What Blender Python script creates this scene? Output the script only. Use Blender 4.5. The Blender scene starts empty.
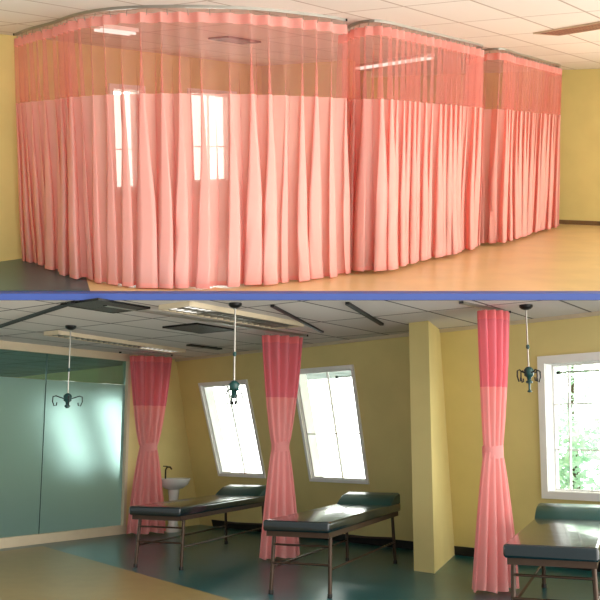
import bpy, math, random
from mathutils import Matrix, Vector, noise
R = math.radians
S, CO = math.sin, math.cos
PI = math.pi
scene = bpy.context.scene
COL = scene.collection
random.seed(4)

# ------------------------------------------------------------------ camera
EYE = 1.3
PITCH = math.atan(139 / 850)
cam_d = bpy.data.cameras.new('camera'); cam = bpy.data.objects.new('camera', cam_d); COL.objects.link(cam)
cam_d.sensor_width = 36; cam_d.lens = 36 * 850 / 600; cam_d.clip_end = 200
cam.location = (0, 0, EYE); cam.rotation_euler = (R(90) + PITCH, 0, 0)
scene.camera = cam
# the lower ward stands level; the upper ward is a rigid room set above it, its floor rising away
TILT = PITCH + math.atan(155 / 850)
LOW = Matrix.Identity(4)
UP = Matrix.Translation((0, 0, EYE)) @ Matrix.Rotation(TILT, 4, 'X') @ Matrix.Translation((0, 0, -EYE))

# ------------------------------------------------------------------ mesh builder
class MB:
    def __init__(s): s.v = []; s.f = []; s.mi = []; s.m = 0
    def add(s, vs, fs):
        o = len(s.v); s.v += [Vector(v) for v in vs]; s.f += [[i + o for i in f] for f in fs]; s.mi += [s.m] * len(fs)
        return s
    def box(s, c, d, rz=0, M=None):
        a, b, h = d[0] / 2, d[1] / 2, d[2] / 2
        T = M or (Matrix.Translation(c) @ Matrix.Rotation(rz, 4, 'Z'))
        vs = [T @ Vector((x * a, y * b, z * h)) for x in (-1, 1) for y in (-1, 1) for z in (-1, 1)]
        return s.add(vs, [(0, 1, 3, 2), (4, 6, 7, 5), (0, 4, 5, 1), (2, 3, 7, 6), (0, 2, 6, 4), (1, 5, 7, 3)])
    def rbox(s, c, d, r=.02, rz=0, n=3):
        # box with rounded edges: superellipse style rings
        T = Matrix.Translation(c) @ Matrix.Rotation(rz, 4, 'Z')
        rings = []
        a, b, h = d[0] / 2 - r, d[1] / 2 - r, d[2] / 2 - r
        for k in range(2 * (n + 1)):
            if k <= n: ph = -PI / 2 + (PI / 2) * k / n; zc = -h
            else: ph = (PI / 2) * (k - n - 1) / n; zc = h
            rr = r * CO(ph); z = zc + r * S(ph)
            ring = []
            for q, (sx, sy) in enumerate(((1, 1), (-1, 1), (-1, -1), (1, -1))):
                for j in range(n + 1):
                    t = q * PI / 2 + (PI / 2) * j / n
                    ring.append(T @ Vector((sx * a + rr * CO(t), sy * b + rr * S(t), z)))
            rings.append(ring)
        return s.loft(rings, True, True)
    def loft(s, rings, close=True, cap=False):
        m = len(rings[0]); vs = [p for r in rings for p in r]; fs = []
        for i in range(len(rings) - 1):
            for j in range(m if close else m - 1):
                k = (j + 1) % m
                fs.append((i * m + j, i * m + k, (i + 1) * m + k, (i + 1) * m + j))
        if cap: fs.append(tuple(reversed(range(m)))); fs.append(tuple(range((len(rings) - 1) * m, len(rings) * m)))
        return s.add(vs, fs)
    def tube(s, pts, r, n=8, cap=True):
        pts = [Vector(p) for p in pts]; rings = []
        up = None
        for i, p in enumerate(pts):
            t = (pts[min(i + 1, len(pts) - 1)] - pts[max(i - 1, 0)]).normalized()
            if up is None: up = Vector((0, 0, 1)) if abs(t.z) < .9 else Vector((1, 0, 0))
            a = t.cross(up).normalized(); b = a.cross(t).normalized(); up = b
            rr = r[i] if isinstance(r, (list, tuple)) else r
            rings.append([p + a * rr * CO(2 * PI * k / n) + b * rr * S(2 * PI * k / n) for k in range(n)])
        return s.loft(rings, True, cap)
    def lathe(s, c, prof, n=16, sx=1, sy=1):
        c = Vector(c)
        return s.loft([[c + Vector((r * sx * CO(2 * PI * k / n), r * sy * S(2 * PI * k / n), z)) for k in range(n)] for r, z in prof], True, True)
    def prism(s, poly, z0, z1):
        m = len(poly)
        return s.add([(x, y, z0) for x, y in poly] + [(x, y, z1) for x, y in poly],
                     [tuple(reversed(range(m))), tuple(range(m, 2 * m))] + [(i, (i + 1) % m, (i + 1) % m + m, i + m) for i in range(m)])
    def quad(s, *p): return s.add(p, [tuple(range(len(p)))])

def props(o, label=None, cat=None, group=None, kind=None):
    if label: o['label'] = label
    if cat: o['category'] = cat
    if group: o['group'] = group
    if kind: o['kind'] = kind
    return o
def thing(name, label, cat, loc=(0, 0, 0), room=LOW, group=None, kind=None, rz=0):
    o = bpy.data.objects.new(name, None); COL.objects.link(o); o.empty_display_size = .1
    o.matrix_world = room @ Matrix.Translation(loc) @ Matrix.Rotation(rz, 4, 'Z')
    o['_l'] = 0; del o['_l']
    HOME[o.name] = (Matrix.Translation(loc) @ Matrix.Rotation(rz, 4, 'Z'))
    return props(o, label, cat, group, kind)
HOME = {}
def mesh(name, mb, mats, parent=None, room=LOW, smooth=False, local=False, loc=None, label=None):
    """mb holds room coordinates (or, with local, the parent's own); parts are stored relative to their thing"""
    me = bpy.data.meshes.new(name)
    if parent is not None: H = HOME[parent.name]
    else: H = Matrix.Translation(loc) if loc else Matrix.Identity(4)
    I = Matrix.Identity(4) if local else H.inverted()
    me.from_pydata([I @ v for v in mb.v], [], mb.f)
    for m in (mats if isinstance(mats, (list, tuple)) else [mats]): me.materials.append(m)
    for p, k in zip(me.polygons, mb.mi): p.material_index = k
    if smooth:
        for p in me.polygons: p.use_smooth = True
        me.set_sharp_from_angle(angle=R(smooth if smooth is not True else 50))
    me.validate(); me.update()
    o = bpy.data.objects.new(name, me); COL.objects.link(o)
    if parent is not None: o.parent = parent; HOME[o.name] = H
    else: o.matrix_world = room @ H; HOME[o.name] = H
    if label: o['label'] = label
    return o
def struct(name, mb, m, room=LOW, **k):
    return props(mesh(name, mb, m, None, room, **k), kind='structure')
def copy_tree(o, parent=None):
    c = o.copy(); COL.objects.link(c)
    if parent is not None: c.parent = parent
    for ch in list(o.children): copy_tree(ch, c)
    return c

# ------------------------------------------------------------------ materials
def lin(c):
    return tuple(((x / 255) / 12.92 if x / 255 <= .04045 else ((x / 255 + .055) / 1.055) ** 2.4) for x in c) + (1,)
def newmat(name):
    m = bpy.data.materials.new(name); m.use_nodes = True; nt = m.node_tree
    for n in list(nt.nodes): nt.nodes.remove(n)
    out = nt.nodes.new('ShaderNodeOutputMaterial'); return m, nt, out
def N(nt, t, **k):
    n = nt.nodes.new(t)
    for a, v in k.items():
        if a in n.inputs: n.inputs[a].default_value = v
        else: setattr(n, a, v)
    return n
def pbr(name, c, rough=.5, metal=0, spec=.5, coat=0, var=.06, scale=6, bump=0, bscale=40, c2=None):
    m, nt, out = newmat(name); L = nt.links.new
    b = N(nt, 'ShaderNodeBsdfPrincipled', Roughness=rough, Metallic=metal)
    b.inputs['Specular IOR Level'].default_value = spec; b.inputs['Coat Weight'].default_value = coat; b.inputs['Coat Roughness'].default_value = .08
    tc = N(nt, 'ShaderNodeTexCoord'); no = N(nt, 'ShaderNodeTexNoise', Scale=scale, Detail=4)
    L(tc.outputs['Object'], no.inputs['Vector'])
    mx = N(nt, 'ShaderNodeMix', data_type='RGBA')
    a = lin(c); d = lin(c2) if c2 else tuple(x * (1 - var * 3) for x in a[:3]) + (1,)
    mx.inputs[6].default_value = d; mx.inputs[7].default_value = a
    rmp = N(nt, 'ShaderNodeMapRange'); rmp.inputs[1].default_value = .35; rmp.inputs[2].default_value = .6
    L(no.outputs['Fac'], rmp.inputs[0]); L(rmp.outputs[0], mx.inputs[0]); L(mx.outputs[2], b.inputs['Base Color'])
    if bump:
        n2 = N(nt, 'ShaderNodeTexNoise', Scale=bscale, Detail=3); L(tc.outputs['Object'], n2.inputs['Vector'])
        bp = N(nt, 'ShaderNodeBump', Strength=bump, Distance=.02); L(n2.outputs['Fac'], bp.inputs['Height']); L(bp.outputs[0], b.inputs['Normal'])
    L(b.outputs[0], out.inputs[0]); return m
def tiles(name, c, line, rot, w=.6, h=.6, rough=.8, var=8, mortar=.012, off=(0, 0)):
    m, nt, out = newmat(name); L = nt.links.new
    b = N(nt, 'ShaderNodeBsdfPrincipled', Roughness=rough)
    tc = N(nt, 'ShaderNodeTexCoord'); mp = N(nt, 'ShaderNodeMapping'); mp.inputs['Rotation'].default_value = (0, 0, rot); mp.inputs['Location'].default_value = (off[0], off[1], 0)
    br = N(nt, 'ShaderNodeTexBrick', offset=0.0, squash=1.0)
    br.inputs['Color1'].default_value = lin(c); br.inputs['Color2'].default_value = lin([max(0, x - var) for x in c]); br.inputs['Mortar'].default_value = lin(line)
    br.inputs['Scale'].default_value = 1; br.inputs['Mortar Size'].default_value = mortar; br.inputs['Brick Width'].default_value = w; br.inputs['Row Height'].default_value = h; br.inputs['Mortar Smooth'].default_value = .1
    L(tc.outputs['Object'], mp.inputs[0]); L(mp.outputs[0], br.inputs['Vector'])
    no = N(nt, 'ShaderNodeTexNoise', Scale=60, Detail=2); L(tc.outputs['Object'], no.inputs['Vector'])
    bp = N(nt, 'ShaderNodeBump', Strength=.15, Distance=.01); L(no.outputs['Fac'], bp.inputs['Height']); L(bp.outputs[0], b.inputs['Normal'])
    L(br.outputs['Color'], b.inputs['Base Color']); L(b.outputs[0], out.inputs[0]); return m
def cloth(name, c, trans_c, transparent, translucent=.5, weave=0):
    """thin woven fabric: reflects, lets light through, and is partly see-through between its threads"""
    m, nt, out = newmat(name); L = nt.links.new
    tc = N(nt, 'ShaderNodeTexCoord')
    no = N(nt, 'ShaderNodeTexNoise', Scale=5, Detail=3); L(tc.outputs['Object'], no.inputs['Vector'])
    mx = N(nt, 'ShaderNodeMix', data_type='RGBA'); a = lin(c)
    mx.inputs[6].default_value = tuple(x * .88 for x in a[:3]) + (1,); mx.inputs[7].default_value = a
    L(no.outputs['Fac'], mx.inputs[0])
    d = N(nt, 'ShaderNodeBsdfDiffuse'); L(mx.outputs[2], d.inputs['Color'])
    t = N(nt, 'ShaderNodeBsdfTranslucent', Color=lin(trans_c))
    s1 = N(nt, 'ShaderNodeMixShader'); s1.inputs[0].default_value = translucent; L(d.outputs[0], s1.inputs[1]); L(t.outputs[0], s1.inputs[2])
    tr = N(nt, 'ShaderNodeBsdfTransparent', Color=lin((255, 243, 238)))
    s2 = N(nt, 'ShaderNodeMixShader'); s2.inputs[0].default_value = transparent; L(s1.outputs[0], s2.inputs[1]); L(tr.outputs[0], s2.inputs[2])
    L(s2.outputs[0], out.inputs[0]); return m

AZP = R(36)      # lower ward: the direction of the glass partition
AZW = R(136)     # lower ward: the window wall, from its far corner to the right
AZU = R(35)      # upper ward: window wall
GRID_LOW = R(90) - AZP
M = {}
M['ceil_low'] = tiles('ceiling_tiles_lower', (214, 210, 206), (96, 94, 92), -(R(90) - AZP), 1.2, .62, mortar=.014)
M['ceil_up'] = tiles('ceiling_tiles_upper', (228, 226, 216), (172, 160, 144), -(R(90) - R(34)), 1.2, .62, mortar=.012, off=(.2, .1))
M['wall_yellow'] = pbr('yellow_wall_paint', (224, 208, 142), .7, var=.02, scale=2)
M['wall_mustard'] = pbr('yellow_wall_paint_upper', (222, 208, 136), .7, var=.02, scale=2)
M['wall_green'] = pbr('green_wall_paint', (96, 140, 60), .7, var=.02)
M['teal_floor'] = pbr('teal_vinyl_floor', (14, 80, 86), .28, var=.05, scale=3)
M['tan_floor'] = pbr('tan_vinyl_floor', (206, 178, 126), .3, var=.04, scale=2)
M['white'] = pbr('white_paint', (244, 244, 242), .5, var=.01)
M['cream'] = pbr('cream_trim', (206, 192, 164), .6, var=.02)
M['aisle'] = pbr('olive_tan_vinyl', (142, 122, 78), .35, var=.03)
M['slab'] = pbr('blue_painted_slab_edge', (52, 76, 146), .6, var=.01)
M['pink'] = cloth('pink_curtain_fabric', (250, 204, 192), (250, 146, 136), .12, .4)
M['pink_mesh'] = cloth('pink_curtain_mesh', (242, 176, 170), (248, 176, 166), .68, .45)
M['pink_head'] = cloth('pink_curtain_header', (252, 186, 176), (252, 160, 150), .08, .4)
M['rose'] = cloth('rose_curtain_fabric', (250, 186, 184), (250, 170, 166), .04, .4)
M['rose_mesh'] = cloth('rose_curtain_mesh', (244, 150, 164), (248, 140, 152), .2, .4)
M['rose_head'] = cloth('rose_curtain_header', (244, 146, 150), (246, 146, 148), .03, .4)
M['alu'] = pbr('aluminium', (170, 168, 160), .35, 1, var=.02)
M['dark_metal'] = pbr('dark_steel', (40, 40, 40), .4, .8, var=.02)
M['bed_frame'] = pbr('brown_steel_frame', (70, 54, 42), .4, .5, var=.05)
M['vinyl'] = pbr('dark_green_vinyl', (7, 28, 34), .22, 0, .5, coat=.4, var=.03, bump=.25, bscale=5)
M['vinyl_pillow'] = pbr('green_vinyl_headrest', (12, 66, 66), .35, 0, .4, coat=.1, var=.03)
M['ceramic'] = pbr('white_ceramic', (220, 220, 218), .12, 0, .6, coat=.4, var=.01)
M['teal_plastic'] = pbr('dark_teal_plastic', (10, 62, 60), .35, var=.02)
M['black'] = pbr('black_slot', (26, 25, 24), .6, var=.02)
M['grille'] = tiles('grey_grille', (92, 92, 86), (40, 40, 38), -(R(90) - AZP), .6, .04, .6, 4, .008)
M['copper'] = pbr('copper_reflector', (150, 112, 66), .35, .7, c2=(60, 46, 30), scale=9)
M['louvre'] = tiles('brown_louvre', (176, 128, 104), (96, 64, 50), -(R(90) - R(154)), .09, .05, .5, 26, .012)
M['leaf'] = cloth('leaf', (190, 222, 200), (216, 240, 222), .0, .5)
M['bark'] = pbr('bark', (90, 74, 58), .9)
M['terrace'] = pbr('pale_terrace', (190, 188, 182), .8)

def glassmat(name, col, rough, ior=1.45, spec=None):
    m, nt, out = newmat(name); L = nt.links.new
    g = N(nt, 'ShaderNodeBsdfTransparent', Color=lin(col)); gl = N(nt, 'ShaderNodeBsdfGlossy', Roughness=.03)
    f = N(nt, 'ShaderNodeFresnel', IOR=ior); mx = N(nt, 'ShaderNodeMixShader')
    L(f.outputs[0], mx.inputs[0]); L(g.outputs[0], mx.inputs[1]); L(gl.outputs[0], mx.inputs[2]); L(mx.outputs[0], out.inputs[0]); return m
M['glass'] = glassmat('window_glass', (240, 250, 248), .02)
M['clear'] = glassmat('teal_tinted_glass', (200, 226, 222), .02)
def frosted():
    m, nt, out = newmat('frosted_glass_film'); L = nt.links.new
    tl = N(nt, 'ShaderNodeBsdfTranslucent', Color=lin((200, 222, 218)))
    rf = N(nt, 'ShaderNodeBsdfRefraction', Color=lin((212, 232, 230)), Roughness=.36, IOR=1.25)
    gs = N(nt, 'ShaderNodeBsdfGlossy', Color=lin((120, 150, 146)), Roughness=.25)
    a = N(nt, 'ShaderNodeMixShader'); a.inputs[0].default_value = .74; L(tl.outputs[0], a.inputs[1]); L(rf.outputs[0], a.inputs[2])
    b = N(nt, 'ShaderNodeMixShader'); b.inputs[0].default_value = .12; L(a.outputs[0], b.inputs[1]); L(gs.outputs[0], b.inputs[2])
    L(b.outputs[0], out.inputs[0]); return m
M['frost'] = frosted()
def lampmat(name, col, s):
    m, nt, out = newmat(name); e = N(nt, 'ShaderNodeEmission', Color=lin(col), Strength=s); nt.links.new(e.outputs[0], out.inputs[0]); return m
M['tube'] = lampmat('lit_fluorescent_tube', (255, 250, 240), 1.1)

# ------------------------------------------------------------------ sky
w = bpy.data.worlds.new('sky'); scene.world = w; w.use_nodes = True; nt = w.node_tree; L = nt.links.new
bg = nt.nodes['Background']
tc = N(nt, 'ShaderNodeTexCoord'); sp = N(nt, 'ShaderNodeSeparateXYZ'); L(tc.outputs['Generated'], sp.inputs[0])
def rng(src, a, b, c, d):
    n = N(nt, 'ShaderNodeMapRange', interpolation_type='SMOOTHSTEP'); n.inputs[1].default_value = a; n.inputs[2].default_value = b; n.inputs[3].default_value = c; n.inputs[4].default_value = d
    L(src, n.inputs[0]); return n.outputs[0]
def madd(a, b):
    n = N(nt, 'ShaderNodeMath', operation='ADD'); L(a, n.inputs[0]); L(b, n.inputs[1]); return n.outputs[0]
SKY_BACK, SKY_FRONT, SKY_RIGHT = 7, .55, 4.4
st = madd(rng(sp.outputs['Y'], -.1, .55, SKY_FRONT, SKY_BACK), rng(sp.outputs['X'], -.2, .9, 0, SKY_RIGHT))
L(st, bg.inputs['Strength']); bg.inputs['Color'].default_value = lin((255, 250, 242))

# ------------------------------------------------------------------ LOWER WARD: shell
def V2(az): return Vector((S(az), CO(az)))
dP, dW = V2(AZP), V2(AZW)
PA = Vector((-2.44, 12.2))                      # where the glass ends, on the partition line
CR = PA + dP * .93                              # far corner at the ceiling
nW = Vector((dW.y * -1, dW.x))                  # away from the room
if nW.y < 0: nW = -nW
H = 2.5
LEAN = .24
def wallpt(s, z, out=0):                        # a point of the leaning window wall
    s += (-.1 + .0425 * s) * (z - 1.4)          # the dormer edges splay a little along the wall
    p = CR + dW * s + nW * ((H - z) * LEAN + out)
    return Vector((p.x, p.y, z))
FRONT = 7.335
# floor: teal bays and the tan aisle strip
fl = MB(); fl.prism([(-13, 5.2), (8, 5.2), (8, 24), (-13, 24)], -.12, 0)
struct('floor_lower', fl, M['teal_floor'])
a0, a1 = Vector((-3.16, 10.78)), Vector((1.4, 4.6))
nd = (a1 - a0).normalized()
fa = MB(); q = a0 - nd * .0
fa.prism([(a0.x - 1.0 * dP.x * 0, a0.y), (a0.x + nd.x * 6.9, a0.y + nd.y * 6.9), (-6, 5.15), (-6.0, 6.65)], .0, .004)
struct('floor_aisle', fa, M['aisle'])
ce = MB(); ce.prism([(6, FRONT), (6, 10), (3.5, 14.0), (-2, 20), (-6, 24), (-13, 24), (-13, FRONT)], H, H + .04)
struct('ceiling_lower', ce, M['ceil_low'])

# window wall with openings; wall grid cells around holes
def holed(mb, f, s0, s1, z0, z1, holes, t0, t1):
    """wall slab between offsets t0 and t1 with rectangular holes; f(s,z,out)"""
    ss = sorted({s0, s1, *[h[0] for h in holes], *[h[1] for h in holes]}); zs = sorted({z0, z1, *[h[2] for h in holes], *[h[3] for h in holes]})
    for i in range(len(ss) - 1):
        for j in range(len(zs) - 1):
            a, b, c, d = ss[i], ss[i + 1], zs[j], zs[j + 1]
            if any(h[0] <= (a + b) / 2 <= h[1] and h[2] <= (c + d) / 2 <= h[3] for h in holes): continue
            p = [f(a, c, t0), f(b, c, t0), f(b, d, t0), f(a, d, t0), f(a, c, t1), f(b, c, t1), f(b, d, t1), f(a, d, t1)]
            mb.add(p, [(0, 3, 2, 1), (4, 5, 6, 7), (0, 1, 5, 4), (2, 3, 7, 6), (0, 4, 7, 3), (1, 2, 6, 5)])
def frame_bars(mb, f, s0, s1, z0, z1, wd, t0, t1):
    """a rectangular border of width wd around the opening"""
    def bar(a, b, c, d):
        p = [f(a, c, t0), f(b, c, t0), f(b, d, t0), f(a, d, t0), f(a, c, t1), f(b, c, t1), f(b, d, t1), f(a, d, t1)]
        mb.add(p, [(0, 3, 2, 1), (4, 5, 6, 7), (0, 1, 5, 4), (2, 3, 7, 6), (0, 4, 7, 3), (1, 2, 6, 5)])
    bar(s0 - wd, s0, z0 - wd, z1 + wd); bar(s1, s1 + wd, z0 - wd, z1 + wd); bar(s0, s1, z1, z1 + wd); bar(s0, s1, z0 - wd, z0)
    return bar
def window(n, f, hole, room, mull=(), rails=(), cas=.06, sash=.02, d=.16):
    s0, s1, z0, z1 = hole
    c = f((s0 + s1) / 2, z0, 0)
    w = thing('window_%d' % n, None, None, c, room, kind='structure')
    m1 = MB(); frame_bars(m1, f, s0, s1, z0, z1, cas, -.025, .0); mesh('window_casing', m1, M['white'], w)
    m2 = MB(); frame_bars(m2, f, s0 + sash, s1 - sash, z0 + sash, z1 - sash, sash, d - .04, d)
    mesh('window_frame', m2, M['white'], w)
    m5 = MB(); frame_bars(m5, f, s0 + .006, s1 - .006, z0 + .006, z1 - .006, .006, 0, .2); mesh('reveal_lining', m5, M['white'], w)
    m4 = MB()
    bar = frame_bars(MB(), f, 0, 0, 0, 0, 0, 0, 0)
    def b2(a, b, c_, d_):
        p = [f(a, c_, d - .045), f(b, c_, d - .045), f(b, d_, d - .045), f(a, d_, d - .045), f(a, c_, d - .01), f(b, c_, d - .01), f(b, d_, d - .01), f(a, d_, d - .01)]
        m4.add(p, [(0, 3, 2, 1), (4, 5, 6, 7), (0, 1, 5, 4), (2, 3, 7, 6), (0, 4, 7, 3), (1, 2, 6, 5)])
    for x in mull: b2(x - .006, x + .006, z0 + sash, z1 - sash)
    for z in rails: b2(s0 + sash, s1 - sash, z - .007, z + .007)
    if m4.v: mesh('glazing_bar', m4, M['white'], w)
    m3 = MB(); m3.quad(f(s0, z0, d - .02), f(s1, z0, d - .02), f(s1, z1, d - .02), f(s0, z1, d - .02)); mesh('pane', m3, M['glass'], w)
    return w

WIN = {1: (.57, 1.56, .8, 2.08), 2: (2.54, 3.52, .79, 2.16), 3: (6.08, 7.3, .77, 2.05)}
WINB = {4: (-2.6, -1.65, .75, 2.0), 5: (-4.2, -3.2, .75, 2.0)}
wl = MB(); holed(wl, wallpt, -.25, 9.5, 0, H, list(WIN.values()), 0, .18)
struct('wall_lower_window_side', wl, M['wall_yellow'])
wl = MB(); holed(wl, wallpt, -13, -.25, 0, H, list(WINB.values()), 0, .18)
struct('wall_next_room', wl, M['wall_yellow'])
for n, h in WIN.items():
    window(n, wallpt, h, LOW, mull=((h[0] * .45 + h[1] * .55,) if n < 3 else (h[0] + .18, h[0] + .75)), cas=(.04 if n < 3 else .075), d=(.06 if n < 3 else .16), rails=((h[2] * .58 + h[3] * .42,) if n == 2 else (h[2] + .42, h[2] + .88) if n == 3 else ()), sash=.022)
for n, h in WINB.items(): window(n, wallpt, h, LOW, cas=.05)

# short yellow strip of wall between the glass and the corner (reaches back under the leaning wall)
def partpt(s, z, out=0):                        # out > 0 is the far side, away from this room
    p = PA + dP * s + Vector((-dP.y, dP.x)) * out
    return Vector((p.x, p.y, z))
st_ = MB()
for o0, o1 in ((0, .1),):
    z0, z1 = 0, H; e0 = .93 + H * LEAN * 1.02
    P = [partpt(0, 0, o0), partpt(e0, 0, o0), partpt(.93, H, o0), partpt(0, H, o0), partpt(0, 0, o1), partpt(e0, 0, o1), partpt(.93, H, o1), partpt(0, H, o1)]
    st_.add(P, [(0, 1, 2, 3), (4, 7, 6, 5), (0, 4, 5, 1), (2, 6, 7, 3), (0, 3, 7, 4), (1, 5, 6, 2)])
struct('wall_lower_left', st_, M['wall_yellow'])

# pillar boxed out of the leaning wall
PF0 = Vector((1.14, 8.83)); PFW = .255
pl = MB(); b0 = PF0; b1 = PF0 + dW * PFW; back = V2(R(18)) * 2.2
pl.prism([tuple(b0), tuple(b1), tuple(b1 + back), tuple(b0 + back)], 0, H - .0)
struct('wall_pillar', pl, M['wall_yellow'])
tr = MB()
for s0, s1, nm in ((0, 9.4, 0),):
    p = [wallpt(s0, H - .035, -.03), wallpt(s1, H - .035, -.03), wallpt(s1, H, -.03), wallpt(s0, H, -.03), wallpt(s0, H - .035, .01), wallpt(s1, H - .035, .01), wallpt(s1, H, .01), wallpt(s0, H, .01)]
    tr.add(p, [(0, 3, 2, 1), (4, 5, 6, 7), (0, 1, 5, 4), (2, 3, 7, 6), (0, 4, 7, 3), (1, 2, 6, 5)])
struct('trim_1', tr, M['cream'])
sk = MB(); p = [wallpt(.1, 0, -.02), wallpt(9.4, 0, -.02), wallpt(9.4, .1, -.02), wallpt(.1, .1, -.02), wallpt(.1, 0, 0), wallpt(9.4, 0, 0), wallpt(9.4, .1, 0), wallpt(.1, .1, 0)]
sk.add(p, [(0, 3, 2, 1), (4, 5, 6, 7), (0, 1, 5, 4), (2, 3, 7, 6), (0, 4, 7, 3), (1, 2, 6, 5)])
struct('baseboard_lower_window_side', sk, M['black'])

# glass partition
gp = thing('glass_partition', 'frosted teal glass partition with a clear strip along its top and pale rails', 'partition', tuple(partpt(-3, 0)))
def pbox(mb, s0, s1, z0, z1, o0, o1):
    P = [partpt(s0, z0, o0), partpt(s1, z0, o0), partpt(s1, z1, o0), partpt(s0, z1, o0), partpt(s0, z0, o1), partpt(s1, z0, o1), partpt(s1, z1, o1), partpt(s0, z1, o1)]
    return mb.add(P, [(0, 1, 2, 3), (4, 7, 6, 5), (0, 4, 5, 1), (2, 6, 7, 3), (0, 3, 7, 4), (1, 5, 6, 2)])
ps = [-.05, -1.42, -3.4, -5.4]
for k in range(3):
    a, b = ps[k + 1] + .004, ps[k] - .004
    mesh('glass_pane', pbox(MB(), a, b, .12, 2.06, .03, .042), M['frost'], gp, label='frosted glass pane')
    mesh('clear_strip', pbox(MB(), a, b, 2.062, H - .1, .03, .042), M['clear'], gp, label='clear teal-tinted glass strip')
mesh('top_rail', pbox(MB(), -5.4, 0, H - .1, H, -.02, .09), M['cream'], gp)
mesh('bottom_rail', pbox(MB(), -5.4, 0, 0, .12, -.03, .1), M['cream'], gp)
mesh('end_post', pbox(MB(), -.05, .0, .12, H - .1, -.02, .09), M['cream'], gp)
for k in (1, 2): mesh('glass_joint', pbox(MB(), ps[k] - .003, ps[k] + .003, .12, H - .1, .025, .047), M['teal_plastic'], gp)

# ------------------------------------------------------------------ curtains
def smooth_path(pts, step=.012, rad=True):
    P = [Vector(p) for p in pts]; out = []
    for i in range(len(P) - 1):
        p0, p1, p2, p3 = P[max(i - 1, 0)], P[i], P[i + 1], P[min(i + 2, len(P) - 1)]
        for k in range(24):
            t = k / 24; out.append(.5 * ((2 * p1) + (p2 - p0) * t + (2 * p0 - 5 * p1 + 4 * p2 - p3) * t * t + (3 * p1 - p0 - 3 * p2 + p3) * t ** 3))
    out.append(P[-1])
    # resample
    d = [0]
    for a, b in zip(out, out[1:]): d.append(d[-1] + (b - a).length)
    n = max(2, int(d[-1] / step)); res = []; j = 0
    for i in range(n + 1):
        x = d[-1] * i / n
        while j < len(d) - 2 and d[j + 1] < x: j += 1
        t = (x - d[j]) / max(1e-9, d[j + 1] - d[j]); res.append(out[j].lerp(out[j + 1], t))
    return res, d[-1]
def open_curtain(label, pts, seed, lam=.15, hem=.04, top=2.44, room=UP, group=None):
    path, Ltot = smooth_path(pts); n = len(path)
    tang = [(path[min(i + 1, n - 1)] - path[max(i - 1, 0)]).normalized() for i in range(n)]
    def nz(a, b=0, c=0): return noise.noise(Vector((a + seed * 7.3, b + seed, c)))
    def pt(i, z):
        u = i / (n - 1) * Ltot; h = (top - z) / (top - hem)
        ph = 2 * PI * (u / lam + .8 * nz(u * 1.7) + .3 * h * nz(u * 2.1, h * 1.2, 3))
        am = (.034 + .04 * h ** .7) * (1 + .9 * nz(u * 3.1, 5))
        o = am * (math.tanh(1.8 * S(ph)) + .3 * h * S(.53 * ph + 1.3 + h)) + .05 * h * nz(u * 1.3, h * 1.5, 9)
        sh = (.35 * am * CO(ph) + .75 * am * S(2 * ph)) * (.3 + min(1, 1.5 * h))
        p = path[i] + Vector((tang[i].y, -tang[i].x)) * o + tang[i] * sh
        zz = z + (.015 * nz(u * 2.3, 1.0, 4) if z < hem + .02 else 0)
        return Vector((p.x, p.y, zz))
    c = path[n // 2]
    t = thing('cubicle_curtain', label, 'curtain', (c.x, c.y, hem), room, group)
    def panel(nm, z0, z1, rows, m):
        b = MB(); b.loft([[pt(i, z0 + (z1 - z0) * r / rows) for i in range(n)] for r in range(rows + 1)], False); return mesh(nm, b, m, t, smooth=180)
    panel('fabric_panel', hem, 1.75, 26, M['pink']); panel('mesh_panel', 1.75, top - .085, 12, M['pink_mesh']); panel('header_band', top - .085, top, 3, M['pink_head'])
    b = MB(); b.loft([[pt(i, z) + Vector((tang[i].y, -tang[i].x, 0)) * .003 for i in range(n)] for z in (hem, hem + .04)], False); mesh('hem', b, M['pink_head'], t, smooth=180)
    k = 0; u = lam / 2
    while u < Ltot:
        i = int(u / Ltot * (n - 1)); p = pt(i, top)
        g = MB(); g.tube([(p.x, p.y, top - .02), (path[i].x, path[i].y, top + .012), (path[i].x, path[i].y, top + .03)], .004, 5); mesh('curtain_hook', g, M['alu'], t)
        u += lam
    return path
def track(label, path, room, zc=2.5, group=None, m='alu', wd=.012):
    pth = path[::4] + [path[-1]]
    t = thing('curtain_track', label, 'curtain track', (pth[0].x, pth[0].y, zc - .02), room, group)
    rings = []
    for i, p in enumerate(pth):
        tg = (pth[min(i + 1, len(pth) - 1)] - pth[max(i - 1, 0)]).normalized(); nn = Vector((tg.y, -tg.x, 0)); q = Vector((p.x, p.y, 0))
        rings.append([q + nn * wd + Vector((0, 0, zc - .025)), q + nn * wd + Vector((0, 0, zc)), q - nn * wd + Vector((0, 0, zc)), q - nn * wd + Vector((0, 0, zc - .025))])
    mesh('rail', MB().loft(rings, True, True), M[m], t)
    for p in (pth[0], pth[-1]): mesh('end_cap', MB().box((p.x, p.y, zc - .011), (.035, .035, .022)), M['dark_metal'], t)

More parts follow.
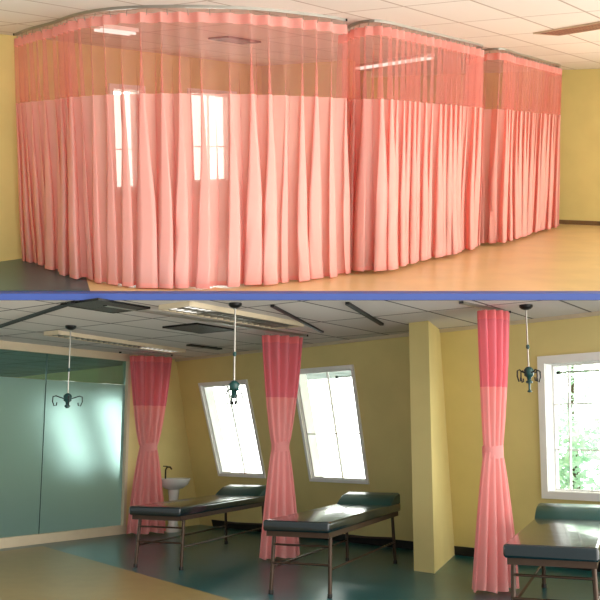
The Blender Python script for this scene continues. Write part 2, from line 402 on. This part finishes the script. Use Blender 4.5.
p1 = [(-3.12, 9.68), (-2.82, 9.22), (-2.46, 8.78), (-2.05, 8.2), (-1.6, 7.84), (-1.0, 7.74), (-.4, 7.88), (.1, 8.22), (.3, 8.4), (.44, 8.57)]
p2 = [(.44, 9.35), (.51, 9.0), (.6, 8.72), (.74, 8.62), (.9, 8.78), (1.13, 9.12), (1.43, 9.56), (1.75, 10.02), (2.1, 10.55), (2.24, 10.85), (2.12, 11.2)]
p3 = [(2.28, 11.9), (2.3, 11.4), (2.38, 11.15), (2.56, 11.1), (2.84, 11.6), (3.2, 12.15), (3.6, 12.8), (3.92, 13.28), (3.98, 13.55), (3.85, 13.8)]
g = 'pink cubicle curtains drawn along the curved ceiling tracks'
a = open_curtain('widest and nearest of the drawn pink curtains, wrapping a bay beside the left wall', p1, 1, lam=.185, hem=.015, group=g)
b = open_curtain('drawn pink curtain hanging between the widest one and the far one', p2, 2, lam=.14, group=g)
c = open_curtain('farthest and narrowest drawn pink curtain, close to the bare yellow end wall', p3, 3, lam=.145, group=g)
tg = 'curved metal curtain tracks on the upper ceiling'
track('curved metal track that carries the widest, nearest pink curtain', a, UP, group=tg)
track('curved metal track above the middle drawn pink curtain', b, UP, group=tg)
track('curved metal track above the far curtain beside the yellow end wall', c, UP, group=tg)

def tied_curtain(label, c, az, wt, ww, wh, zt, tie, seed, sk=0, n=12):
    """gathered curtain: a flattened pleated bundle, waist held by a band"""
    t = thing('tied_curtain', label, 'curtain', (c[0], c[1], .03), LOW, 'pink curtains gathered and tied back')
    d = V2(az); nn = Vector((d.y, -d.x)); K = 160
    def width(z):
        if z > tie: f = ((z - tie) / (zt - tie)); return ww + (wt - ww) * (f ** .62)
        f = (tie - z) / tie; return ww + (wh - ww) * f ** .68
    def pt(k, z):
        th = 2 * PI * k / K; wd = width(z) / 2; dp = .35 * wd + .035
        f = (abs(z - tie) / 1.0); am = min(.36, .1 + .34 * f)
        pl_ = S(n * th + 1.2 * noise.noise(Vector((CO(th) * 1.5, S(th) * 1.5, seed + z * .25)))) ; pl_ = math.tanh(1.6 * pl_)
        r = 1 + am * pl_ * (1 + .5 * noise.noise(Vector((CO(th) * 2, S(th) * 2, seed * 3.1))))
        x = wd * CO(th) * (1 + am * .12 * pl_); y = dp * S(th) * r + am * .05 * pl_
        drift = sk * (zt - z)
        p = Vector(c) + d * (x + drift) + nn * y
        return Vector((p.x, p.y, z + (.012 * S(5 * th + seed) if z < .06 else 0)))
    def panel(nm, z0, z1, rows, m):
        b = MB(); b.loft([[pt(k, z0 + (z1 - z0) * r / rows) for k in range(K)] for r in range(rows + 1)], True); return mesh(nm, b, m, t, smooth=180)
    panel('fabric_panel', .03, 1.76, 40, M['rose']); panel('mesh_panel', 1.76, zt - .08, 14, M['rose_mesh']); panel('header_band', zt - .08, zt, 3, M['rose_head'])
    b = MB(); rows = []
    for z in (tie - .055, tie - .03, tie + .03, tie + .055):
        rows.append([Vector((*(Vector(c) + d * (sk * (zt - tie) + (ww / 2 + .006) * CO(q)) + nn * ((.35 * ww / 2 + .06) * S(q))), z + .012 * CO(q))) for q in [2 * PI * k / 40 for k in range(40)]])
    b.loft(rows, True); mesh('tieback', b, M['rose'], t, smooth=180, label='pink fabric tieback band around the waist')
    for k in range(7):
        x = (k - 3) / 3 * wt / 2 * .92; p = Vector(c) + d * x
        mesh('curtain_hook', MB().tube([(p.x, p.y, zt - .03), (p.x, p.y, zt + .022)], .004, 5), M['alu'], t)
    return t
ZT = 2.45
C1, C2, C3 = (-2.12, 12.05), (-.21, 9.66), (1.76, 7.72)
tied_curtain('tied pink curtain beside the glass partition, behind the foot of a bed', C1, R(60), .6, .23, .54, ZT, 1.19, 1)
tied_curtain('tied pink curtain standing between the two leaning windows', C2, R(52), .52, .19, .5, ZT, 1.22, 4, sk=-.012)
tied_curtain('tied pink curtain hanging near the square pillar and the big window', C3, R(50), .34, .18, .5, ZT, 1.19, 7, sk=-.045)
def line_path(p, q, k=12): return [Vector(p).lerp(Vector(q), i / k) for i in range(k + 1)]
lt = 'straight curtain tracks under the lower ceiling'
track('pale curtain track running to the tied curtain between the leaning windows', line_path((-1.75, 7.55), (.08, 9.85)), LOW, group=lt)
track('curtain track end above the tied curtain by the pillar', line_path((1.42, 7.4), (1.98, 7.98)), LOW, group=lt)
track('short curtain track above the tied curtain at the glass partition', line_path((-2.5, 11.8), (-1.85, 12.22)), LOW, group=lt)
track('dark curtain track near the top of the glass partition', line_path((-4.4, 10.6), (-2.0, 7.4)), LOW, group=lt, m='black', wd=.02)
track('dark curtain track ending short of the pillar', line_path((.42, 7.45), (.86, 8.85)), LOW, group=lt, m='black', wd=.02)
track('thin dark curtain track beside the tied curtain between the leaning windows', line_path((-.25, 7.6), (.25, 9.5)), LOW, group=lt, m='dark_metal', wd=.012)

# ------------------------------------------------------------------ ceiling fittings, lower
def plate(name, label, cat, c, size, az, m, room=LOW, group=None, z=2.5, depth=.02, rim=.012, fr='dark_metal'):
    t = thing(name, label, cat, (c[0], c[1], z - depth), room, group)
    rz = R(90) - az
    mesh('grille', MB().box((c[0], c[1], z - depth * .45), (size[0] - 2 * rim, size[1] - 2 * rim, depth * .7), rz), M[m], t)
    b = MB(); T = Matrix.Translation((c[0], c[1], z - depth / 2)) @ Matrix.Rotation(rz, 4, 'Z')
    for x, y, a_, b_ in ((size[0] / 2 - rim / 2, 0, rim, size[1]), (-size[0] / 2 + rim / 2, 0, rim, size[1]), (0, size[1] / 2 - rim / 2, size[0], rim), (0, -size[1] / 2 + rim / 2, size[0], rim)):
        b.box(None, (a_, b_, depth), M=T @ Matrix.Translation((x, y, 0)))
    mesh('rim', b, M[fr], t)
    return t
plate('ceiling_vent', 'grey grille vent in the ceiling left of the hanging rod before the window', 'vent', (-1.1, 9.2), (.62, .5), AZP, 'grille', group='ceiling vents')
plate('ceiling_vent', 'dark grille vent at the ceiling edge above the glass partition', 'vent', (-1.76, 7.62), (.62, .5), AZP, 'grille', group='ceiling vents')
plate('ceiling_vent', 'thin slot vent in the ceiling above the leaning window corner', 'vent', (-1.25, 11.1), (.6, .09), AZP, 'grille', group='ceiling vents', rim=.015)
def troffer(label, c, size, az, lit, z=2.5, room=LOW):
    t = thing('ceiling_light', label, 'ceiling light', (c[0], c[1], z - .05), room, 'recessed louvre lights in the lower ceiling')
    rz = R(90) - az; T = Matrix.Translation((c[0], c[1], z)) @ Matrix.Rotation(rz, 4, 'Z'); lx, ly = size
    b = MB()
    for x, y, a_, b_ in ((lx / 2, 0, .025, ly + .025), (-lx / 2, 0, .025, ly + .025), (0, ly / 2, lx, .025), (0, -ly / 2, lx, .025)): b.box(None, (a_, b_, .045), M=T @ Matrix.Translation((x, y, -.0225)))
    mesh('housing', b, M['cream'], t)
    mesh('reflector', MB().box(None, (lx - .03, ly - .03, .008), M=T @ Matrix.Translation((0, 0, -.005))), M['copper'], t)
    b = MB(); k = int(lx / .09)
    for i in range(1, k): b.box(None, (.006, ly - .03, .03), M=T @ Matrix.Translation((-lx / 2 + lx * i / k, 0, -.028)))
    b.box(None, (lx - .03, .006, .03), M=T @ Matrix.Translation((0, 0, -.028)))
    mesh('louvre', b, M['alu'], t)
    x0, x1 = lit
    for y in (-ly / 4, ly / 4): mesh('tube', MB().box(None, (abs(x1 - x0), .06, .01), M=T @ Matrix.Translation(((x0 + x1) / 2, y, -.032))), M['tube'], t)
    return t
troffer('long copper-lined louvre light in front of the curtain between the windows', (-.62, 8.2), (1.7, .36), R(36), (-.8, -.5))
troffer('slim louvre light with glowing end cells beside the curtain at the glass partition', (-2.22, 10.5), (2.3, .2), R(30), (.45, 1.1))

# ------------------------------------------------------------------ hanging infusion stands
def drip(label, x, y, zh, spread, tail, low):
    t = thing('infusion_hanger', label, 'infusion hanger', (x, y, zh), LOW, 'infusion hangers hanging from the ceiling')
    mesh('ceiling_carriage', MB().lathe((x, y, 2.45), [(.02, .005), (.045, .015), (.06, .03), (.06, .05)], 16), M['dark_metal'], t, smooth=True)
    mesh('rod', MB().tube([(x, y, 2.45), (x, y, zh + .05)], .0075, 8), M['alu'], t, smooth=True)
    mesh('joint', MB().lathe((x, y, zh + (2.45 - zh) * .42), [(.008, -.02), (.016, -.012), (.016, .012), (.008, .02)], 10), M['teal_plastic'], t, smooth=True)
    mesh('hub', MB().lathe((x, y, zh), [(.006, -tail), (.02, -tail + .004), (.02, -tail + .014), (.01, -tail + .02), (.01, -.09), (.03, -.085), (.03, -.07), (.016, -.06), (.022, -.035), (.042, -.02), (.045, .03), (.03, .05), (.012, .06)], 14), M['teal_plastic'], t, smooth=True)
    for k in range(4):
        a_ = R(20) + k * PI / 2; dx, dy = CO(a_), S(a_)
        pts = []
        if low:   # cage of hooks below the hub
            for r_, z_ in ((.03, -.02), (.06, -.03), (.075, -.07), (.075, -.12), (.055, -.15), (.03, -.145), (.028, -.12)): pts.append((x + dx * r_, y + dy * r_, zh + z_))
        else:
            for r_, z_ in ((.03, 0), (.08, .015), (spread * .8, .03), (spread, .02), (spread * 1.02, -.03), (spread * .9, -.075), (spread * .75, -.07), (spread * .72, -.04)): pts.append((x + dx * r_, y + dy * r_, zh + z_))
        mesh('hook', MB().tube(pts, .0065, 6), M['dark_metal'], t, smooth=True)
drip('spidery infusion hanger in front of the frosted glass partition', -2.46, 9.05, 1.72, .15, .1, False)
drip('short-armed infusion hanger in front of the leaning window nearest the partition', -.58, 7.52, 1.75, .1, .1, True)
drip('wide-armed infusion hanger left of the big square window', 2.05, 7.62, 1.88, .12, .17, False)

# ------------------------------------------------------------------ examination beds
def bed():
    t = thing('examination_bed', '', 'bed', (0, 0, 0), LOW, 'examination beds on the teal floor')
    Lb, Wb, Hb = 2.38, .6, .62
    mesh('mattress', MB().rbox((0, Lb / 2, Hb - .045), (Wb, Lb, .09), .022), M['vinyl'], t, smooth=True)
    # raised wedge headrest at the far end
    y0, y1, x = Lb - .42, Lb - .01, Wb / 2 - .005
    prof = [(y0, Hb - .004), (y0 + .1, Hb + .05), (y0 + .2, Hb + .085), (y1 - .03, Hb + .105), (y1, Hb + .085), (y1, Hb - .004)]
    b = MB(); b.loft([[Vector((xx * (1 if k in (0, 3) else 1), py, pz - (.01 if abs(xx) > x - .01 and pz > Hb else 0))) for (py, pz) in prof] for k, xx in enumerate((-x, -x + .02, x - .02, x))], True, True)
    mesh('headrest', b, M['vinyl_pillow'], t, smooth=40, label='raised green vinyl headrest')
    fz = Hb - .112
    f = MB(); f.box((0, .06, fz), (Wb - .04, .035, .045)).box((0, Lb - .06, fz), (Wb - .04, .035, .045)).box((-Wb / 2 + .035, Lb / 2, fz), (.03, Lb - .1, .045)).box((Wb / 2 - .035, Lb / 2, fz), (.03, Lb - .1, .045)).box((0, Lb / 2, fz), (Wb - .06, .03, .03))
    mesh('frame', f, M['bed_frame'], t)
    for sx in (-1, 1):
        for y, o in ((.16, -.05), (Lb - .2, .05)):
            l = MB(); l.tube([(sx * (Wb / 2 - .045), y, fz), (sx * (Wb / 2 - .035), y + o, .012)], .017, 10)
            lg = mesh('leg', l, M['bed_frame'], t, smooth=True)
            mesh('foot_cap', MB().lathe((sx * (Wb / 2 - .035), y + o, 0), [(.02, 0), (.022, .01), (.02, .035)], 10), M['black'], lg, smooth=True)
    for sx in (-1, 1): mesh('stretcher', MB().tube([(sx * (Wb / 2 - .04), .13, .22), (sx * (Wb / 2 - .04), Lb - .17, .22)], .01, 8), M['bed_frame'], t, smooth=True)
    for y in (.12, Lb - .16): mesh('stretcher', MB().tube([(-(Wb / 2 - .04), y, .26), (Wb / 2 - .04, y, .26)], .01, 8), M['bed_frame'], t, smooth=True)
    mesh('stretcher', MB().tube([(-(Wb / 2 - .04), .14, fz - .1), (Wb / 2 - .04, .14, fz - .1)], .009, 8), M['bed_frame'], t, smooth=True)
    return t
bd = bed()
spots = [((-1.48, 8.85), R(21), 'dark vinyl examination bed with its foot before the curtain at the glass partition'),
         ((-.04, 7.33), R(21), 'dark green examination bed below the leaning window beside the pillar'),
         ((1.61, 5.66), R(21), 'examination bed under the big square window, cut by the edge of the view')]
for i, (p, az, lab) in enumerate(spots):
    o = bd if i == 0 else copy_tree(bd)
    o['label'] = lab; o.location = (p[0], p[1], 0); o.rotation_euler = (0, 0, -az)

# ------------------------------------------------------------------ wash basin
bx, by = -1.81, 12.46; face = AZP + R(90)
wb = thing('wash_basin', 'white pedestal wash basin half hidden behind the curtain at the partition', 'wash basin', (bx, by, 0), rz=-face)
mesh('basin', MB().lathe((0, 0, .6), [(.06, -.02), (.14, .0), (.22, .06), (.25, .12), (.255, .14), (.235, .14), (.2, .1), (.1, .05), (.02, .045)], 28, 1.05, .82), M['ceramic'], wb, smooth=True, local=True)
mesh('pedestal', MB().lathe((0, 0, 0), [(.12, 0), (.11, .03), (.075, .1), (.07, .45), (.09, .6)], 18, 1, .9), M['ceramic'], wb, smooth=True, local=True)
mesh('faucet', MB().tube([(0, -.17, .73), (0, -.17, .86), (0, -.14, .9), (0, -.08, .9), (0, -.05, .87)], .012, 8), M['dark_metal'], wb, smooth=True, local=True)
mesh('tap_handle', MB().box((0, -.18, .91), (.02, .07, .012)), M['dark_metal'], wb, local=True)

# curtain rods at the windows
for n, (sa, sb), lab in ((2, (3.22, 3.7), 'thin rod across the top of the leaning window beside the pillar'), (3, (6.2, 7.15), 'thin pale rod across the top of the big square window')):
    z = WIN[n][3] - .09
    t = thing('window_rod', lab, 'curtain rod', tuple(wallpt(sa, z, .06)), LOW, 'thin rods across the lower windows')
    mesh('rod', MB().tube([wallpt(sa, z, .06), wallpt(sb, z, .06)], .008, 8), M['alu'], t, smooth=True)
    mesh('finial', MB().tube([wallpt(sa - .03, z, .06), wallpt(sa, z, .06)], .016, 8), M['black'], t, smooth=True)
    mesh('finial', MB().tube([wallpt(sb, z, .06), wallpt(sb + .03, z, .06)], .016, 8), M['black'], t, smooth=True)

# ------------------------------------------------------------------ trees outside the big window
def tree(label, x, y, z, r, seed):
    rnd = random.Random(seed)
    t = thing('tree', label, 'tree', (x, y, -5), LOW, 'trees outside the big square window')
    mesh('trunk', MB().tube([(x, y, -5), (x + .1, y, -2), (x, y + .1, z - r * .5), (x + .05, y, z + r * .5)], [.14, .11, .07, .03], 8), M['bark'], t, smooth=True)
    b = MB()
    cl = [(rnd.gauss(0, .45) * r, rnd.gauss(0, .45) * r, rnd.gauss(0, .5) * r) for _ in range(26)]
    for _ in range(1500):
        c0 = rnd.choice(cl); s = rnd.uniform(.03, .055)
        c = Vector((x + c0[0] + rnd.gauss(0, .17), y + c0[1] + rnd.gauss(0, .17), z + c0[2] + rnd.gauss(0, .15)))
        a_ = Vector((rnd.gauss(0, 1), rnd.gauss(0, 1), rnd.gauss(0, .7))).normalized(); b_ = a_.cross(Vector((rnd.gauss(0, 1), rnd.gauss(0, 1), rnd.gauss(0, 1)))).normalized()
        b.quad(c - a_ * s * 1.5, c + b_ * s * .6 - a_ * .3 * s, c + a_ * s * 1.6, c - b_ * s * .6 - a_ * .3 * s)
    mesh('foliage', b, M['leaf'], t)
tree('pale leafy tree seen through the upper panes of the big square window', 4.7, 14.8, 2.2, .85, 3)
tree('lower leafy tree seen through the bottom panes of the big square window', 3.6, 11.4, .85, .6, 5)

# ------------------------------------------------------------------ UPPER WARD
UF = 7.56                                       # where its floor is cut, in the room's own frame
dU = V2(AZU); U0 = Vector((-3.26, 9.76))
nU = Vector((-dU.y, dU.x))                      # away from the room
def upt(s, z, out=0):
    p = U0 + dU * s + nU * out
    return Vector((p.x, p.y, z))
E0 = Vector((4.35, 14.25)); dE = V2(R(-62)); nE = Vector((-dE.y, dE.x))
if nE.y < 0: nE = -nE
def ept(s, z, out=0):
    p = E0 + dE * s + nE * out
    return Vector((p.x, p.y, z))
plan = [(-5.4, UF), (5.6, UF), (7.5, 11.5), tuple(ept(-1.5, 0).xy), tuple(ept(6, 0).xy)]
s_end = 7.2
fu = MB(); fpoly = [tuple(upt(-2.6, 0).xy), (5.5, UF + .03), (7.6, 10.5), (7.3, 12.75), tuple(ept(0, 0, .1).xy), tuple(upt(7.4, 0, .1).xy)]
fu.prism([(-4.9, UF + .03)] + fpoly[1:] + [tuple(upt(-2.6, 0, .1).xy)], -.05, 0)
struct('floor_upper', fu, M['tan_floor'], UP)
ft = MB(); ft.prism([tuple(upt(-2.4, 0, -.02).xy), (-3.9, UF + .02), (-1.9, UF + .02), (-2.2, 8.6), tuple(upt(.9, 0, -.02).xy)], 0, .004)
struct('floor_upper_bay', ft, M['teal_floor'], UP)
cu = MB(); cu.prism([(-5.2, 6.1), (6, 6.1), (8.4, 10.5), (7.6, 13), (3.2, 17), (0.8, 17), (-5.4, 8.6)], H, H + .04)
struct('ceiling_upper', cu, M['ceil_up'], UP)
WU = {6: (1.55, 2.05, .74, 2.0), 7: (3.0, 3.95, .78, 2.02)}
wu = MB(); holed(wu, upt, -2.6, 7.6, 0, H, list(WU.values()), 0, .16); struct('wall_upper_window_side', wu, M['wall_mustard'], UP)
for n, h in WU.items(): window(n, upt, h, UP, mull=((h[0] + h[1]) / 2,), rails=((h[2] * .6 + h[3] * .4),), d=.12)
we = MB(); holed(we, ept, -3.6, 3.6, 0, H, [], 0, .15); struct('wall_upper_end', we, M['wall_mustard'], UP)
be = MB(); holed(be, ept, -3.6, 3.4, 0, .07, [], -.015, 0); struct('baseboard_upper_end', be, pbr('brown_baseboard', (120, 90, 56), .5), UP)
# bay divider walls that stand out from the window wall
for k, s in enumerate((2.75 + 1.9, 6.3)):
    p = upt(s, 0); ln = (1.6, .9)[k]
    q = MB(); q.prism([(p.x, p.y), (p.x + dU.x * .15, p.y + dU.y * .15), (p.x + dU.x * .15 - nU.x * ln, p.y + dU.y * .15 - nU.y * ln), (p.x - nU.x * ln, p.y - nU.y * ln)], 0, H)
    struct('wall_bay_divider' + ('' if k == 0 else '_far'), q, M['wall_mustard'], UP)
plate('ceiling_vent', 'reddish brown slotted vent in the cream ceiling before the yellow end wall', 'vent', (2.97, 9.13), (1.25, .36), R(154), 'louvre', room=UP, rim=.012, depth=.015, group='vents of the upper ceiling', fr='cream')
plate('ceiling_vent', 'small pale vent seen through the mesh of the widest drawn curtain', 'vent', (-.75, 10.2), (.6, .3), AZU, 'grille', room=UP, rim=.02, group='vents of the upper ceiling')
def up_light(label, x, y, az, ln=1.2):
    t = thing('ceiling_light', label, 'ceiling light', (x, y, 2.45), UP, 'white ceiling lights behind the drawn curtains')
    T = Matrix.Translation((x, y, 2.5)) @ Matrix.Rotation(R(90) - az, 4, 'Z')
    mesh('housing', MB().box(None, (ln, .14, .04), M=T @ Matrix.Translation((0, 0, -.02))), M['white'], t)
    for yy in (-.05, .05): mesh('tube', MB().tube([T @ Vector((-ln / 2 + .03, yy, -.055)), T @ Vector((ln / 2 - .03, yy, -.055))], .014, 8), M['tube'], t, smooth=True)
up_light('white strip light seen through the mesh of the widest drawn curtain', -1.9, 9.1, R(40), .5)
up_light('white glowing strip standing in for a glinting ceiling rail, seen through the mesh of the middle drawn curtain', 1.3, 12.6, R(-28), 1.9)  # glowing tubes imitate the glints along a ceiling rail

# ------------------------------------------------------------------ the floor slab between the two storeys
sl = MB()
A0 = Vector((0, FRONT, H)); A1 = UP @ Vector((0, UF, 0))
prof = [Vector((0, FRONT - .005, H - .001)), Vector((0, FRONT - .005, H + .055)), A1, UP @ Vector((0, UF + 1.4, -.06)), Vector((0, FRONT + 1.4, H + .045))]
sl.loft([[Vector((x, p.y, p.z)) for p in prof] for x in (-5.2, 5.6)], True, True)
struct('trim_slab_edge', sl, M['slab'])

# ------------------------------------------------------------------ render look
scene.view_settings.view_transform = 'Standard'; scene.view_settings.look = 'None'
scene.view_settings.gamma = 1; scene.view_settings.exposure = .34; scene.view_settings.use_curve_mapping = False
scene.cycles.max_bounces = 10; scene.cycles.transparent_max_bounces = 24; scene.cycles.transmission_bounces = 8
scene.cycles.use_denoising = True; scene.cycles.sample_clamp_indirect = 6
